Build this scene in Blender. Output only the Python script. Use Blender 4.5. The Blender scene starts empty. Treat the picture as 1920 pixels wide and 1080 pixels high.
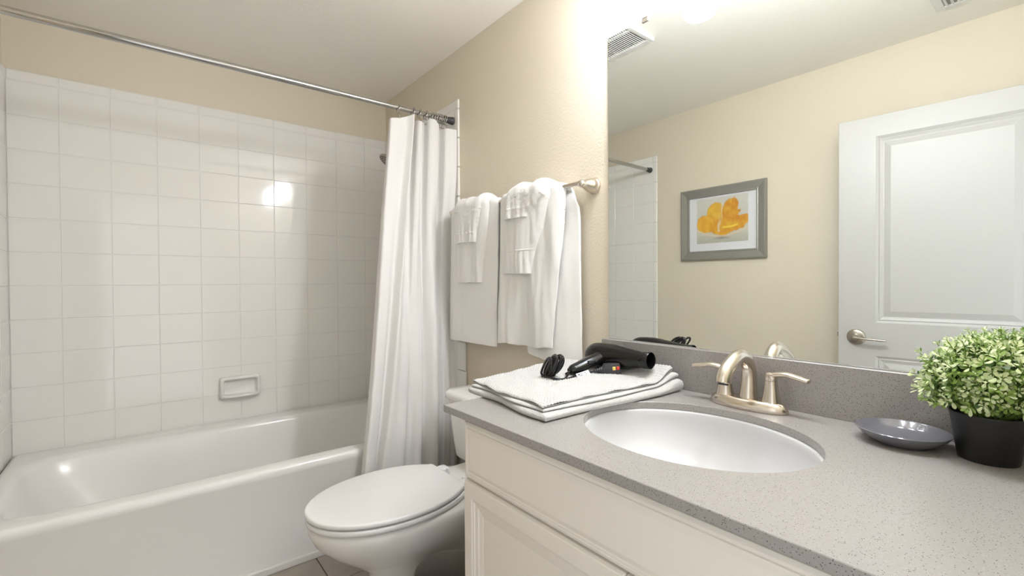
import bpy, bmesh, math, random
import numpy as np
from mathutils import Matrix, Vector, noise

random.seed(7)
rng = np.random.default_rng(7)
SC = bpy.context.scene
COL = SC.collection
PI = math.pi

# ------------------------------------------------------------------ camera
cam_data = bpy.data.cameras.new('camera')
cam_data.sensor_width = 36.0
cam_data.lens = 866.276 / 1920 * 36.0
cam_data.clip_start = 0.01
cam = bpy.data.objects.new('camera', cam_data)
COL.objects.link(cam)
_r = Vector((0.78017327, -0.62553127, -0.0063476))
_u = Vector((0.01229848, 0.00519225, 0.99991089))
_f = Vector((0.62544257, 0.78018182, -0.01174394))
_m = Matrix.Identity(4)
for i in range(3):
    _m[i][0] = _r[i]; _m[i][1] = _u[i]; _m[i][2] = -_f[i]
_m[0][3], _m[1][3], _m[2][3] = -1.33231, -3.04600, 1.19304
cam.matrix_world = _m
SC.camera = cam

# ------------------------------------------------------------------ world + exposure
world = bpy.data.worlds.new('world')
SC.world = world
world.use_nodes = True
_bg = world.node_tree.nodes['Background']
_bg.inputs[0].default_value = (0.94, 0.97, 1.0, 1)   # added uniform fill light, coming in through the open doorway
_bg.inputs[1].default_value = 1.4
SC.view_settings.view_transform = 'Standard'
SC.view_settings.look = 'None'
SC.view_settings.gamma = 1.0
SC.view_settings.use_curve_mapping = False
SC.view_settings.exposure = 0.22
LAMP = 76.0          # emission of the opal lamp shades

# ------------------------------------------------------------------ helpers
def tag(o, label=None, cat=None, group=None, kind=None):
    if label: o['label'] = label
    if cat: o['category'] = cat
    if group: o['group'] = group
    if kind: o['kind'] = kind
    return o

def thing(name, loc, label, cat, group=None):
    o = bpy.data.objects.new(name, None)
    o.empty_display_size = 0.05
    COL.objects.link(o); o.location = loc
    return tag(o, label, cat, group)

def setmats(me, mats):
    if not isinstance(mats, (list, tuple)): mats = [mats]
    for m in mats: me.materials.append(m)

def build(name, V, F, mat, parent=None, smooth=True, sharp=None, origin=None, mi=None):
    """V in world coordinates; top-level meshes get their origin at the base centre."""
    V = np.asarray(V, dtype=float).reshape(-1, 3)
    if parent is not None:
        root = parent; off = Vector((0, 0, 0))
        while root is not None:
            off += root.location; root = root.parent
        L = np.array(off); loc = (0, 0, 0)
    else:
        L = np.array(origin) if origin is not None else np.array([(V[:, 0].min()+V[:, 0].max())/2, (V[:, 1].min()+V[:, 1].max())/2, V[:, 2].min()])
        loc = tuple(L)
    me = bpy.data.meshes.new(name)
    me.from_pydata([tuple(v) for v in (V - L)], [], [tuple(int(k) for k in f) for f in F])
    setmats(me, mat)
    if mi is not None:
        me.polygons.foreach_set('material_index', np.asarray(mi, dtype=np.int32))
    me.update()
    bm = bmesh.new(); bm.from_mesh(me)
    bmesh.ops.recalc_face_normals(bm, faces=bm.faces)
    if smooth:
        for f in bm.faces: f.smooth = True
        if sharp:
            a = math.radians(sharp)
            for e in bm.edges:
                if len(e.link_faces) == 2 and e.calc_face_angle(0) > a: e.smooth = False
    bm.to_mesh(me); bm.free()
    o = bpy.data.objects.new(name, me)
    COL.objects.link(o)
    if parent is not None: o.parent = parent
    o.location = loc
    return o

def join(parts):
    V = []; F = []; n = 0
    for v, f in parts:
        v = np.asarray(v, float).reshape(-1, 3)
        V.append(v); F += [tuple(k + n for k in q) for q in f]; n += len(v)
    return np.vstack(V), F

def box(x0, x1, y0, y1, z0, z1, bev=0.0, seg=1):
    bm = bmesh.new()
    bmesh.ops.create_cube(bm, size=1)
    for v in bm.verts:
        v.co = Vector(((x0+x1)/2 + v.co.x*(x1-x0), (y0+y1)/2 + v.co.y*(y1-y0), (z0+z1)/2 + v.co.z*(z1-z0)))
    if bev > 0:
        bmesh.ops.bevel(bm, geom=list(bm.edges), offset=bev, segments=seg, affect='EDGES', profile=0.5)
    bm.verts.index_update()
    V = [tuple(v.co) for v in bm.verts]; F = [tuple(v.index for v in f.verts) for f in bm.faces]
    bm.free()
    return np.array(V), F

def loft(rings, cap0=True, cap1=True, closed=True):
    n = len(rings[0]); V = np.vstack([np.asarray(r, float) for r in rings]); F = []
    for i in range(len(rings)-1):
        for j in range(n if closed else n-1):
            a = i*n+j; b = i*n+(j+1) % n
            F.append((a, b, b+n, a+n))
    if cap0: F.append(tuple(range(n-1, -1, -1)))
    if cap1: F.append(tuple((len(rings)-1)*n + k for k in range(n)))
    return V, F

def grid(P):
    """P: array (m,n,3) -> open quad grid"""
    m, n, _ = P.shape
    F = [(i*n+j, i*n+j+1, (i+1)*n+j+1, (i+1)*n+j) for i in range(m-1) for j in range(n-1)]
    return P.reshape(-1, 3), F

def frame_of(d):
    d = np.asarray(d, float); d = d/np.linalg.norm(d)
    a = np.array([0, 0, 1.0]) if abs(d[2]) < 0.9 else np.array([1.0, 0, 0])
    u = np.cross(a, d); u /= np.linalg.norm(u); w = np.cross(d, u)
    return d, u, w

def tube(path, rad, n=12, cap=True, closed=False, flat=1.0, up=None):
    P = np.asarray(path, float); m = len(P)
    R = np.full(m, rad) if np.isscalar(rad) else np.asarray(rad, float)
    T = np.zeros_like(P)
    for i in range(m):
        if closed: T[i] = P[(i+1) % m]-P[i-1]
        else: T[i] = P[min(i+1, m-1)]-P[max(i-1, 0)]
        T[i] /= np.linalg.norm(T[i]) + 1e-12
    u = None; rings = []
    for i in range(m):
        if u is None:
            _, u, w = frame_of(T[i])
            if up is not None:
                u = np.cross(np.asarray(up, float), T[i]); u /= np.linalg.norm(u)
        u = u - T[i]*np.dot(u, T[i]); u /= np.linalg.norm(u); w = np.cross(T[i], u)
        a = np.linspace(0, 2*PI, n, endpoint=False)
        rings.append(P[i] + R[i]*(np.cos(a)[:, None]*u + flat*np.sin(a)[:, None]*w))
    if closed:
        V = np.vstack(rings); F = []
        for i in range(m):
            k = (i+1) % m
            for j in range(n):
                F.append((i*n+j, i*n+(j+1) % n, k*n+(j+1) % n, k*n+j))
        return V, F
    return loft(rings, cap, cap)

def lathe(prof, c, axis=(0, 0, 1), n=32, cap0=True, cap1=True):
    """prof: list of (r, t) along axis from point c"""
    d, u, w = frame_of(axis); c = np.asarray(c, float)
    a = np.linspace(0, 2*PI, n, endpoint=False)
    rings = [c + d*t + r*(np.cos(a)[:, None]*u + np.sin(a)[:, None]*w) for r, t in prof]
    return loft(rings, cap0, cap1)

def spline(pts, n):
    P = np.asarray(pts, float); m = len(P)
    Q = np.vstack([2*P[0]-P[1], P, 2*P[-1]-P[-2]])
    out = []
    for t in np.linspace(0, m-1-1e-9, n):
        i = int(t); s = t-i; a, b, c, d = Q[i], Q[i+1], Q[i+2], Q[i+3]
        out.append(0.5*((2*b)+(-a+c)*s+(2*a-5*b+4*c-d)*s*s+(-a+3*b-3*c+d)*s**3))
    return np.array(out)

def sm(a, b, x):
    t = np.clip((x-a)/(b-a), 0, 1); return t*t*(3-2*t)

# ------------------------------------------------------------------ materials
def mat(name, col, rough=0.5, metal=0.0, bump=None, var=None, spec=None, coat=0.0, trans=0.0, emit=None, sheen=0.0, sss=0.0):
    """bump: (scale, strength, distance[, kind]); var: (scale, amount) brightness variation"""
    m = bpy.data.materials.new(name); m.use_nodes = True
    nt = m.node_tree; N = nt.nodes; Lk = nt.links; b = N['Principled BSDF']
    b.inputs['Base Color'].default_value = (*col, 1); b.inputs['Roughness'].default_value = rough; b.inputs['Metallic'].default_value = metal
    if spec is not None: b.inputs['Specular IOR Level'].default_value = spec
    if coat: b.inputs['Coat Weight'].default_value = coat; b.inputs['Coat Roughness'].default_value = 0.04
    if sheen: b.inputs['Sheen Weight'].default_value = sheen
    if sss:
        b.inputs['Subsurface Weight'].default_value = sss; b.inputs['Subsurface Scale'].default_value = 0.01
    if emit: b.inputs['Emission Color'].default_value = (*emit[0], 1); b.inputs['Emission Strength'].default_value = emit[1]
    tc = N.new('ShaderNodeTexCoord')
    if var:
        nz = N.new('ShaderNodeTexNoise'); nz.inputs['Scale'].default_value = var[0]; nz.inputs['Detail'].default_value = 4
        Lk.new(tc.outputs['Object'], nz.inputs['Vector'])
        mx = N.new('ShaderNodeMix'); mx.data_type = 'RGBA'
        mx.inputs[6].default_value = (*[max(0, c*(1-var[1])) for c in col], 1); mx.inputs[7].default_value = (*[min(1, c*(1+var[1])) for c in col], 1)
        Lk.new(nz.outputs['Fac'], mx.inputs[0]); Lk.new(mx.outputs[2], b.inputs['Base Color'])
    if bump:
        kind = bump[3] if len(bump) > 3 else 'noise'
        if kind == 'noise':
            t = N.new('ShaderNodeTexNoise'); t.inputs['Detail'].default_value = 3; out = t.outputs['Fac']
        else:
            t = N.new('ShaderNodeTexVoronoi'); out = t.outputs['Distance']
        t.inputs['Scale'].default_value = bump[0]; Lk.new(tc.outputs['Object'], t.inputs['Vector'])
        bp = N.new('ShaderNodeBump'); bp.inputs['Strength'].default_value = bump[1]; bp.inputs['Distance'].default_value = bump[2]
        Lk.new(out, bp.inputs['Height']); Lk.new(bp.outputs['Normal'], b.inputs['Normal'])
    if trans:
        tr = N.new('ShaderNodeBsdfTranslucent'); tr.inputs[0].default_value = (*col, 1)
        ms = N.new('ShaderNodeMixShader'); ms.inputs[0].default_value = trans
        Lk.new(b.outputs[0], ms.inputs[1]); Lk.new(tr.outputs[0], ms.inputs[2])
        Lk.new(ms.outputs[0], N['Material Output'].inputs[0])
    return m

def stone(name, base, dark, light):
    m = bpy.data.materials.new(name); m.use_nodes = True
    nt = m.node_tree; N = nt.nodes; Lk = nt.links; b = N['Principled BSDF']; b.inputs['Roughness'].default_value = 0.24
    tc = N.new('ShaderNodeTexCoord')
    def vor(scale, lo, hi, x):
        v = N.new('ShaderNodeTexVoronoi'); v.inputs['Scale'].default_value = scale
        ad = N.new('ShaderNodeVectorMath'); ad.operation = 'ADD'; ad.inputs[1].default_value = (x, x*.7, 1.3*x)
        Lk.new(tc.outputs['Object'], ad.inputs[0]); Lk.new(ad.outputs[0], v.inputs['Vector'])
        # random colour per cell picks which cells carry a speck
        sp = N.new('ShaderNodeSeparateColor'); Lk.new(v.outputs['Color'], sp.inputs[0])
        r1 = N.new('ShaderNodeMapRange'); r1.inputs[1].default_value = lo; r1.inputs[2].default_value = lo+.02
        Lk.new(sp.outputs[0], r1.inputs[0])
        r2 = N.new('ShaderNodeMapRange'); r2.inputs[1].default_value = hi; r2.inputs[2].default_value = hi*.6
        Lk.new(v.outputs['Distance'], r2.inputs[0])
        mu = N.new('ShaderNodeMath'); mu.operation = 'MULTIPLY'; Lk.new(r1.outputs[0], mu.inputs[0]); Lk.new(r2.outputs[0], mu.inputs[1])
        return mu.outputs[0]
    nz = N.new('ShaderNodeTexNoise'); nz.inputs['Scale'].default_value = 160; nz.inputs['Detail'].default_value = 5
    Lk.new(tc.outputs['Object'], nz.inputs['Vector'])
    m0 = N.new('ShaderNodeMix'); m0.data_type = 'RGBA'; m0.inputs[6].default_value = (*[c*.93 for c in base], 1); m0.inputs[7].default_value = (*[c*1.07 for c in base], 1)
    Lk.new(nz.outputs['Fac'], m0.inputs[0])
    m1 = N.new('ShaderNodeMix'); m1.data_type = 'RGBA'; m1.inputs[7].default_value = (*dark, 1)
    Lk.new(m0.outputs[2], m1.inputs[6]); Lk.new(vor(400, .80, .36, 0), m1.inputs[0])
    m2 = N.new('ShaderNodeMix'); m2.data_type = 'RGBA'; m2.inputs[7].default_value = (*light, 1)
    Lk.new(m1.outputs[2], m2.inputs[6]); Lk.new(vor(520, .80, .4, 3.1), m2.inputs[0])
    Lk.new(m2.outputs[2], b.inputs['Base Color'])
    return m

M = {}
M['paint'] = mat('beige_wall_paint', (0.73, 0.655, 0.525), 0.62, bump=(120, 0.28, 0.005))
M['ceil'] = mat('ceiling_paint', (0.95, 0.91, 0.83), 0.8, bump=(70, 0.16, 0.006))
M['tile'] = mat('glazed_wall_tile', (0.87, 0.845, 0.795), 0.07)
M['grout'] = mat('pale_grout', (0.80, 0.78, 0.74), 0.7)
M['tub'] = mat('white_enamel', (0.87, 0.85, 0.82), 0.18)
M['china'] = mat('white_vitreous_china', (0.84, 0.815, 0.775), 0.07)
M['seat'] = mat('white_seat_plastic', (0.84, 0.83, 0.81), 0.16)
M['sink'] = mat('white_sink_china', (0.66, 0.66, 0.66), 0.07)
M['floor'] = mat('brown_beige_floor_tile', (0.38, 0.335, 0.29), 0.38, var=(9, .22))
M['fgrout'] = mat('dark_floor_grout', (0.13, 0.11, 0.09), 0.8)
M['chrome'] = mat('chrome', (0.72, 0.72, 0.72), 0.10, 1.0)
M['rod'] = mat('polished_steel', (0.50, 0.49, 0.48), 0.17, 1.0)
M['nickel'] = mat('brushed_nickel', (0.70, 0.635, 0.55), 0.24, 1.0)
M['nickel_dark'] = mat('satin_nickel', (0.50, 0.45, 0.39), 0.28, 1.0)
M['rubber'] = mat('dark_rubber', (0.05, 0.05, 0.05), 0.5)
M['curtain'] = mat('white_curtain_fabric', (0.90, 0.88, 0.86), 0.8, bump=(900, 0.12, 0.001), trans=0.22)
M['towel'] = mat('white_terry', (0.90, 0.88, 0.845), 0.95, bump=(520, 0.7, 0.003), sheen=0.2)
M['band'] = mat('white_towel_band', (0.90, 0.88, 0.845), 0.9, bump=(1400, 0.25, 0.001))
M['mat'] = mat('white_bath_mat_cotton', (0.58, 0.575, 0.555), 0.95, bump=(260, 0.8, 0.003))
M['quartz'] = stone('speckled_quartz', (0.345, 0.322, 0.306), (0.075, 0.068, 0.06), (0.44, 0.425, 0.41))
M['cab'] = mat('cream_cabinet_paint', (0.85, 0.80, 0.725), 0.42)
M['mirror'] = mat('mirror_silver', (0.85, 0.885, 0.865), 0.0, 1.0)
M['mirror_edge'] = mat('mirror_edge_glass', (0.45, 0.55, 0.50), 0.15)
M['opal'] = mat('lit_opal_glass', (0.9, 0.9, 0.88), 0.3, emit=((0.875, 0.922, 1.02), LAMP))
M['black'] = mat('black_gloss_plastic', (0.008, 0.007, 0.007), 0.17, spec=0.38)
M['cord'] = mat('black_cord_rubber', (0.012, 0.011, 0.011), 0.32)
M['plug'] = mat('charcoal_plastic', (0.035, 0.035, 0.038), 0.42)
M['label'] = mat('white_paper_label', (0.85, 0.85, 0.86), 0.55)
M['ink'] = mat('label_ink', (0.03, 0.03, 0.03), 0.6)
M['red'] = mat('red_button', (0.70, 0.06, 0.04), 0.35)
M['yellow'] = mat('yellow_button', (0.85, 0.62, 0.16), 0.35)
M['dish'] = mat('slate_grey_glaze', (0.17, 0.17, 0.19), 0.1)
M['pot'] = mat('black_pot_plastic', (0.010, 0.010, 0.010), 0.42)
M['soil'] = mat('dark_moss', (0.02, 0.03, 0.012), 0.9)
M['leafp'] = mat('pale_cream_leaf', (0.71, 0.79, 0.46), 0.42, trans=0.2)
M['leafm'] = mat('fresh_green_leaf', (0.25, 0.38, 0.08), 0.42, trans=0.2)
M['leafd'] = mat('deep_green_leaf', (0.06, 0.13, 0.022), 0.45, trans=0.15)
M['silver'] = mat('brushed_silver_frame', (0.37, 0.36, 0.33), 0.36, 0.6)
M['matboard'] = mat('white_mat_board', (0.74, 0.73, 0.75), 0.7)
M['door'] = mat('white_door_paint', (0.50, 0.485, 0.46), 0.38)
M['vent'] = mat('white_vent_plastic', (0.80, 0.78, 0.74), 0.5)
M['ventdark'] = mat('vent_shadow_gap', (0.36, 0.34, 0.31), 0.8)  # shade between the louvers, put into the colour
M['bin'] = mat('grey_bin_plastic', (0.20, 0.175, 0.155), 0.36)
M['trim'] = mat('white_trim_paint', (0.80, 0.775, 0.735), 0.35)

W = 1.808; H = 2.44; YN = -3.10

# ------------------------------------------------------------------ room shell
def struct(name, VF, m, **k):
    o = build(name, VF[0], VF[1], m, None, smooth=False, **k); o['kind'] = 'structure'; return o
wall_back = struct('wall_back', box(-W-.1, .1, 0, .1, 0, H), M['paint'])
wall_right = struct('wall_right', box(0, .1, YN, 0, 0, H), M['paint'])
wall_left = struct('wall_left', box(-W-.1, -W, YN, 0, 0, H), M['paint'])
DX0, DX1, DH = -1.665, -0.74, 2.05
wall_near = struct('wall_near', join([box(-W-.1, DX0, YN-.12, YN, 0, H), box(DX1, .1, YN-.12, YN, 0, H), box(DX0, DX1, YN-.12, YN, DH, H)]), M['paint'])
ceiling = struct('ceiling', box(-W-.1, .1, YN-.12, .1, H, H+.08), M['ceil'])
floor = struct('floor', box(-W-.1, .1, YN-.12, .1, -.08, -.006), M['fgrout'])

# floor tiles (a joint runs at X = -0.754)
FT = 0.365
_v, _f2 = box(-FT/2+.002, FT/2-.002, -FT/2+.002, FT/2-.002, -.006, 0, .0012)
ft_me = None
for i in range(-3, 3):
    for j in range(0, 9):
        x0 = -0.754 + i*FT; y0 = -1.165 + .365 - j*FT
        xa, xb = max(x0, -W), min(x0+FT, 0); ya, yb = max(y0-FT, YN-.12), min(y0, -.93)
        if xb-xa < .03 or yb-ya < .03: continue
        v, f_ = box(xa+.002, xb-.002, ya+.002, yb-.002, -.006, 0, .0012)
        build('floor_tile', v, f_, M['floor'], floor, smooth=False)

# wall tiles round the bath -------------------------------------------------
COLX = [-W] + [-1.6287 + .18373*k for k in range(9)] + [0.0]
COLX[-2] = -.1589
ROWZ = [2.12 - .15482*k for k in range(12)]          # 2.12 .. 0.417
ZTOP = 2.172
T = 0.009
mesh_cache = {}
def tile_piece(parent, wall, a0, a1, z0, z1, tilt=True, bev=.0016, thick=T, skew=0.0):
    """wall 'b': a = X, face to -Y;  'l': a = Y, face to +X;  'r': a = Y, face to -X"""
    g = .0013
    w, h = round(a1-a0-2*g, 4), round(z1-z0-2*g, 4)
    key = (wall, w, h, thick)
    if key not in mesh_cache:
        if wall == 'b': v, f_ = box(-w/2, w/2, -thick/2, thick/2, -h/2, h/2, bev)
        else: v, f_ = box(-thick/2, thick/2, -w/2, w/2, -h/2, h/2, bev)
        me = bpy.data.meshes.new('wall_tile'); me.from_pydata([tuple(q) for q in v], [], f_); me.materials.append(M['tile']); me.update()
        mesh_cache[key] = me
    o = bpy.data.objects.new('wall_tile', mesh_cache[key]); COL.objects.link(o); o.parent = parent
    c = (a0+a1)/2; z = (z0+z1)/2
    p = {'b': (c, -thick/2, z), 'l': (-W+thick/2, c, z), 'r': (-thick/2, c, z)}[wall]
    o.location = Vector(p) - parent.location
    if tilt:
        s = .0016
        ra, rb = random.gauss(0, s), random.gauss(0, s)
        o.rotation_euler = (ra, 0, rb) if wall == 'b' else (0, ra, rb)
    if skew: o.rotation_euler = (skew, 0, 0)
    return o
gb = struct_grout = build('grout_bed', *box(-W, 0, -T+.0018, 0, .40, ZTOP-.004), M['grout'], wall_back, smooth=False)
build('grout_bed', *box(-W, -W+T-.0018, -.95, -T, .40, ZTOP-.004), M['grout'], wall_left, smooth=False)
build('grout_bed', *box(-T+.0018, 0, -.94, -T, .40, ZTOP-.004), M['grout'], wall_right, smooth=False)
for c in range(len(COLX)-1):
    a0, a1 = max(COLX[c], -W+T), min(COLX[c+1], -T)
    for k in range(11): tile_piece(wall_back, 'b', a0, a1, ROWZ[k+1], ROWZ[k])
    tile_piece(wall_back, 'b', a0, a1, ROWZ[0], ZTOP, bev=.004)
SY = [-T] + [-.184*k for k in range(1, 6)]
for wl, par in (('l', wall_left), ('r', wall_right)):
    for c in range(5):
        for k in range(11): tile_piece(par, wl, SY[c+1], SY[c], ROWZ[k+1], ROWZ[k])
        tile_piece(par, wl, SY[c+1], SY[c], ROWZ[0], ZTOP, bev=.004)
    for k in range(-1, 11):
        z1 = ZTOP if k < 0 else ROWZ[k]; z0 = ROWZ[k+1] if k >= 0 else ROWZ[0]
        zc = (z0+z1)/2
        yo = -.957 if wl == 'l' else -.952 - .055*float(sm(1.35, .72, zc))
        tile_piece(par, wl, yo, -.92, z0, z1, tilt=False, bev=.004, thick=.012)
    # trim leg beside the apron down to the floor
    yo = -.957 if wl == 'l' else -1.008
    tile_piece(par, wl, yo, -.945, .004, ROWZ[11], tilt=False, bev=.004, thick=.012)

# baseboards
o = struct('baseboard_right', box(-.014, 0, -1.985, -1.01, 0, .085, .003), M['trim'])
o = struct('baseboard_left', box(-W, -W+.014, YN, -.962, 0, .085, .003), M['trim'])

# ------------------------------------------------------------------ bathtub
def sel(cx, cy, a, b, n, N=128):
    t = np.linspace(0, 2*PI, N, endpoint=False); c, s = np.cos(t), np.sin(t)
    return np.c_[cx + a*np.sign(c)*np.abs(c)**(2/n), cy + b*np.sign(s)*np.abs(s)**(2/n)]
def ring(xy, z): return np.c_[xy, np.full(len(xy), z)]
tub = thing('bathtub', (-.9, -.475, 0), 'white enamel alcove bathtub along the tiled back wall', 'bathtub')
XL, XR, YF, YB = -W+.013, -.013, -.945, -.0105
ocx, ocy, oa, ob = (XL+XR)/2, (YF+YB)/2, (XR-XL)/2, (YB-YF)/2
icx, icy, ia, ib = -.925, -.505, .825, .360      # opening
R = []
for d, z in ((0.004, 0.0), (0.004, .385), (0, .392), (0, .414), (.003, .423), (.009, .428), (.020, .4295)):
    R.append(ring(sel(ocx, ocy, oa-d, ob-d, 60), z))
for d, z, n in ((-.012, .429, 9), (0, .427, 8), (.010, .420, 7), (.017, .405, 6.5), (.028, .34, 6), (.045, .26, 5), (.062, .18, 4.4), (.085, .11, 4), (.13, .072, 3.6), (.20, .062, 3.2), (.30, .058, 3)):
    R.append(ring(sel(icx - d*.0 + max(0, d-.02)*.55, icy, ia-d*1.6, ib-d, n), z))
build('shell', *loft(R, False, True), M['tub'], tub, sharp=50)
build('base_strip', *box(XL, XR-.01, YF-.010, YF+.004, 0, .030, .004, 2), M['trim'], tub, smooth=False)
build('drain', *lathe([(.001, .004), (.028, .004), (.032, .001), (.032, -.004)], (-.36, -.51, .0585), n=24), M['chrome'], tub, sharp=40)

# soap dish on the tile
sd = thing('soap_dish', (-.90, -.009, .555), 'white ceramic soap dish on the tiled wall above the bath', 'soap dish')
def rrect(w, h, r, N=8):
    pts = []
    for cx, cy, a0 in ((w-r, h-r, 0), (-w+r, h-r, PI/2), (-w+r, -h+r, PI), (w-r, -h+r, 1.5*PI)):
        for k in range(N+1):
            a = a0 + k/N*PI/2; pts.append((cx+r*math.cos(a), cy+r*math.sin(a)))
    return np.array(pts)
sx, sz = -.899, .612
def vr(w, h, r, y, dz=0): 
    q = rrect(w, h, r); return np.c_[sx+q[:, 0], np.full(len(q), y), sz+dz+q[:, 1]]
R = [vr(.100, .060, .014, -.009), vr(.100, .060, .014, -.028), vr(.097, .057, .014, -.040), vr(.090, .050, .014, -.044), vr(.084, .044, .012, -.041), vr(.080, .040, .012, -.020), vr(.076, .036, .012, -.014)]
build('body', *loft(R, True, True), M['china'], sd, sharp=60)
# lower lip that juts out to hold the soap
P = [( -.084, -.034), (-.07, -.050), (0, -.056), (.07, -.050), (.084, -.034)]
lip = spline([(sx+a, b, sz-.047) for a, b in P], 24)
build('lip', *tube(lip, .0085, 10), M['china'], sd)

# ------------------------------------------------------------------ shower rod, rings, curtain, head
RY, RZ = -.900, 2.064
rod = thing('shower_curtain_rod', (-.9, RY, RZ), 'polished telescoping shower curtain rod spanning the bath between the tiled end walls', 'curtain rod')
build('outer_tube', *lathe([(.0128, 0), (.0138, .003), (.0138, 1.14), (.0125, 1.145)], (-W+.045, RY, RZ), (1, 0, 0), 24), M['rod'], rod, sharp=40)
build('inner_tube', *lathe([(.0112, 0), (.0112, .60)], (-W+.045+1.14, RY, RZ), (1, 0, 0), 24), M['rod'], rod, sharp=40)
for x, s in ((-.0125, -1), (-W+.0125, 1)):
    build('end_cap', *lathe([(.017, 0), (.021, .003), (.020, .012), (.0165, .03), (.0155, .052), (.013, .056)], (x, RY, RZ), (s, 0, 0), 24), M['rubber'], rod, sharp=40)

ringx = [-.327, -.249, -.213, -.177, -.146, -.124, -.106, -.090, -.076, -.0925+.028, -.0925+.040, -.046+.004]
ringx = [-.327, -.249, -.213, -.177, -.146, -.129, -.115, -.103, -.092, -.082, -.072, -.0625]
ring_lab = ['chrome curtain ring nearest the middle of the rod', 'second chrome curtain ring from the open edge of the curtain', 'third chrome curtain ring from the open edge of the curtain', 'fourth chrome curtain ring from the open edge of the curtain']
proto = None
for i, x in enumerate(ringx):
    tw = random.uniform(-.25, .25)
    a = np.linspace(0, 2*PI, 28, endpoint=False)
    pts = np.c_[x + .006*np.sin(a+tw), RY + .0195*np.cos(a), RZ - .004 + .0225*np.sin(a)]
    top = tube(pts, .0026, 8, closed=True)
    hk = spline([(x, RY-.002, RZ-.027), (x+.004, RY-.008, RZ-.036), (x+.002, RY-.010, RZ-.048), (x-.002, RY-.003, RZ-.055), (x-.001, RY+.004, RZ-.046)], 14)
    o = build('curtain_ring', *join([top, tube(hk, .0019, 8)]), M['rod'], None)
    lab = ring_lab[i] if i < 4 else f"{['fifth', 'sixth', 'seventh', 'eighth', 'ninth', 'tenth', 'eleventh', 'last'][i-4]} chrome curtain ring from the open edge, in the bunch by the end wall"
    tag(o, lab, 'curtain ring', 'rings along the shower rod')

# curtain: plan curves at top and bottom, blended down its height
topc = [(-.374, .010), (-.371, -.010), (-.33, -.013), (-.285, -.008), (-.256, -.030), (-.252, .014), (-.240, .020), (-.236, -.026), (-.215, -.034), (-.202, .000), (-.192, .022), (-.178, .016), (-.170, -.026), (-.140, -.034), (-.112, -.022), (-.104, .018), (-.088, .012), (-.078, -.026), (-.056, -.034), (-.034, -.036), (-.016, -.040)]
botc = [(-.600, .018), (-.590, -.014), (-.550, -.004), (-.532, .030), (-.514, -.024), (-.455, -.028), (-.40, -.024), (-.375, .020), (-.352, .024), (-.330, -.012), (-.300, -.026), (-.285, .010), (-.265, .024), (-.240, -.016), (-.205, -.024), (-.190, .016), (-.165, .020), (-.145, -.016), (-.110, -.020), (-.088, .010), (-.065, .004)]
NS, NT = 240, 110
ct, cb = spline(topc, NS), spline(botc, NS)
ztop_k = np.interp(ct[:, 0], [-.374, -.33, -.256, -.236, -.205, -.17, -.14, -.11, -.08, -.016], [2.000, 2.008, 2.040, 2.012, 2.004, 2.036, 2.034, 2.004, 2.004, 2.006])
P = np.zeros((NT, NS, 3)); Z1 = .105
for i in range(NT):
    t = i/(NT-1)
    k = t**1.15
    X = ct[:, 0]*(1-k) + cb[:, 0]*k
    Yw = (ct[:, 1]*(1-k) + cb[:, 1]*k)*(1+.35*math.sin(PI*min(1, t*1.2)))
    yc = RY - .004 - .105*float(sm(.12, .88, np.array(t)))
    Z = ztop_k*(1-t) + Z1*t
    wr = np.array([noise.noise(Vector((x*9, z*10, 3.1)))*.004 + noise.noise(Vector((x*24, z*30, 7)))*.0016 for x, z in zip(X, Z)])
    P[i, :, 0] = X; P[i, :, 1] = yc + Yw*(1-.45*sm(-.20, -.10, X)*float(sm(.1, .3, np.array(t)))) + .042*sm(-.20, -.10, X)*float(sm(.1, .5, np.array(t))) + wr*min(1, t*4); P[i, :, 2] = Z
cur = thing('shower_curtain', (-.3, -.95, .105), 'white fabric shower curtain drawn to the right end of the rod', 'shower curtain')
pc, fc = grid(P)
o = build('panel', pc, fc, M['curtain'], cur)
# side hem along the open edge: doubled cloth with puckers
hw = 9
hp = P[:, 6:6+hw*2, :].copy()
for i in range(NT):
    z = hp[i, :, 2]
    hp[i, :, 1] -= .0022 + .0012*np.array([noise.noise(Vector((j*.1, q*42, 1.7))) for j, q in enumerate(z)])
hv, hf = grid(hp)
build('side_hem', hv, hf, M['curtain'], cur)

# shower head on the right end wall
sh = thing('shower_fixture', (-.01, -.47, 1.86), 'satin nickel shower head peeking past the left edge of the curtain', 'shower head')
build('flange', *lathe([(.034, 0), (.034, .004), (.022, .012), (.012, .016)], (-.0105, -.47, 2.00), (-1, 0, 0), 24), M['nickel_dark'], sh, sharp=40)
arm = spline([(-.02, -.47, 2.00), (-.08, -.47, 2.00), (-.13, -.47, 1.987), (-.165, -.47, 1.955)], 20)
build('arm', *tube(arm, .0095, 12), M['nickel_dark'], sh)
ax = np.array([-.62, 0, -.78]); ax /= np.linalg.norm(ax)
hc = np.array([-.162, -.47, 1.960])
build('head', *lathe([(.010, 0), (.016, .006), (.016, .018), (.021, .030), (.034, .042), (.044, .050), (.050, .058), (.051, .064), (.048, .067)], hc, ax, 32), M['nickel_dark'], sh, sharp=40)
parts = []
d, u_, w_ = frame_of(ax)
for rr, nn in ((.016, 8), (.029, 14), (.040, 20)):
    for k in range(nn):
        a = 2*PI*k/nn
        parts.append(lathe([(.0024, 0), (.0024, .003), (.0012, .004)], hc + ax*.0665 + rr*(math.cos(a)*u_+math.sin(a)*w_), ax, 6))
o = build('nozzles', *join(parts), M['rubber'], sh, smooth=False); o['kind'] = 'stuff'

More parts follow.
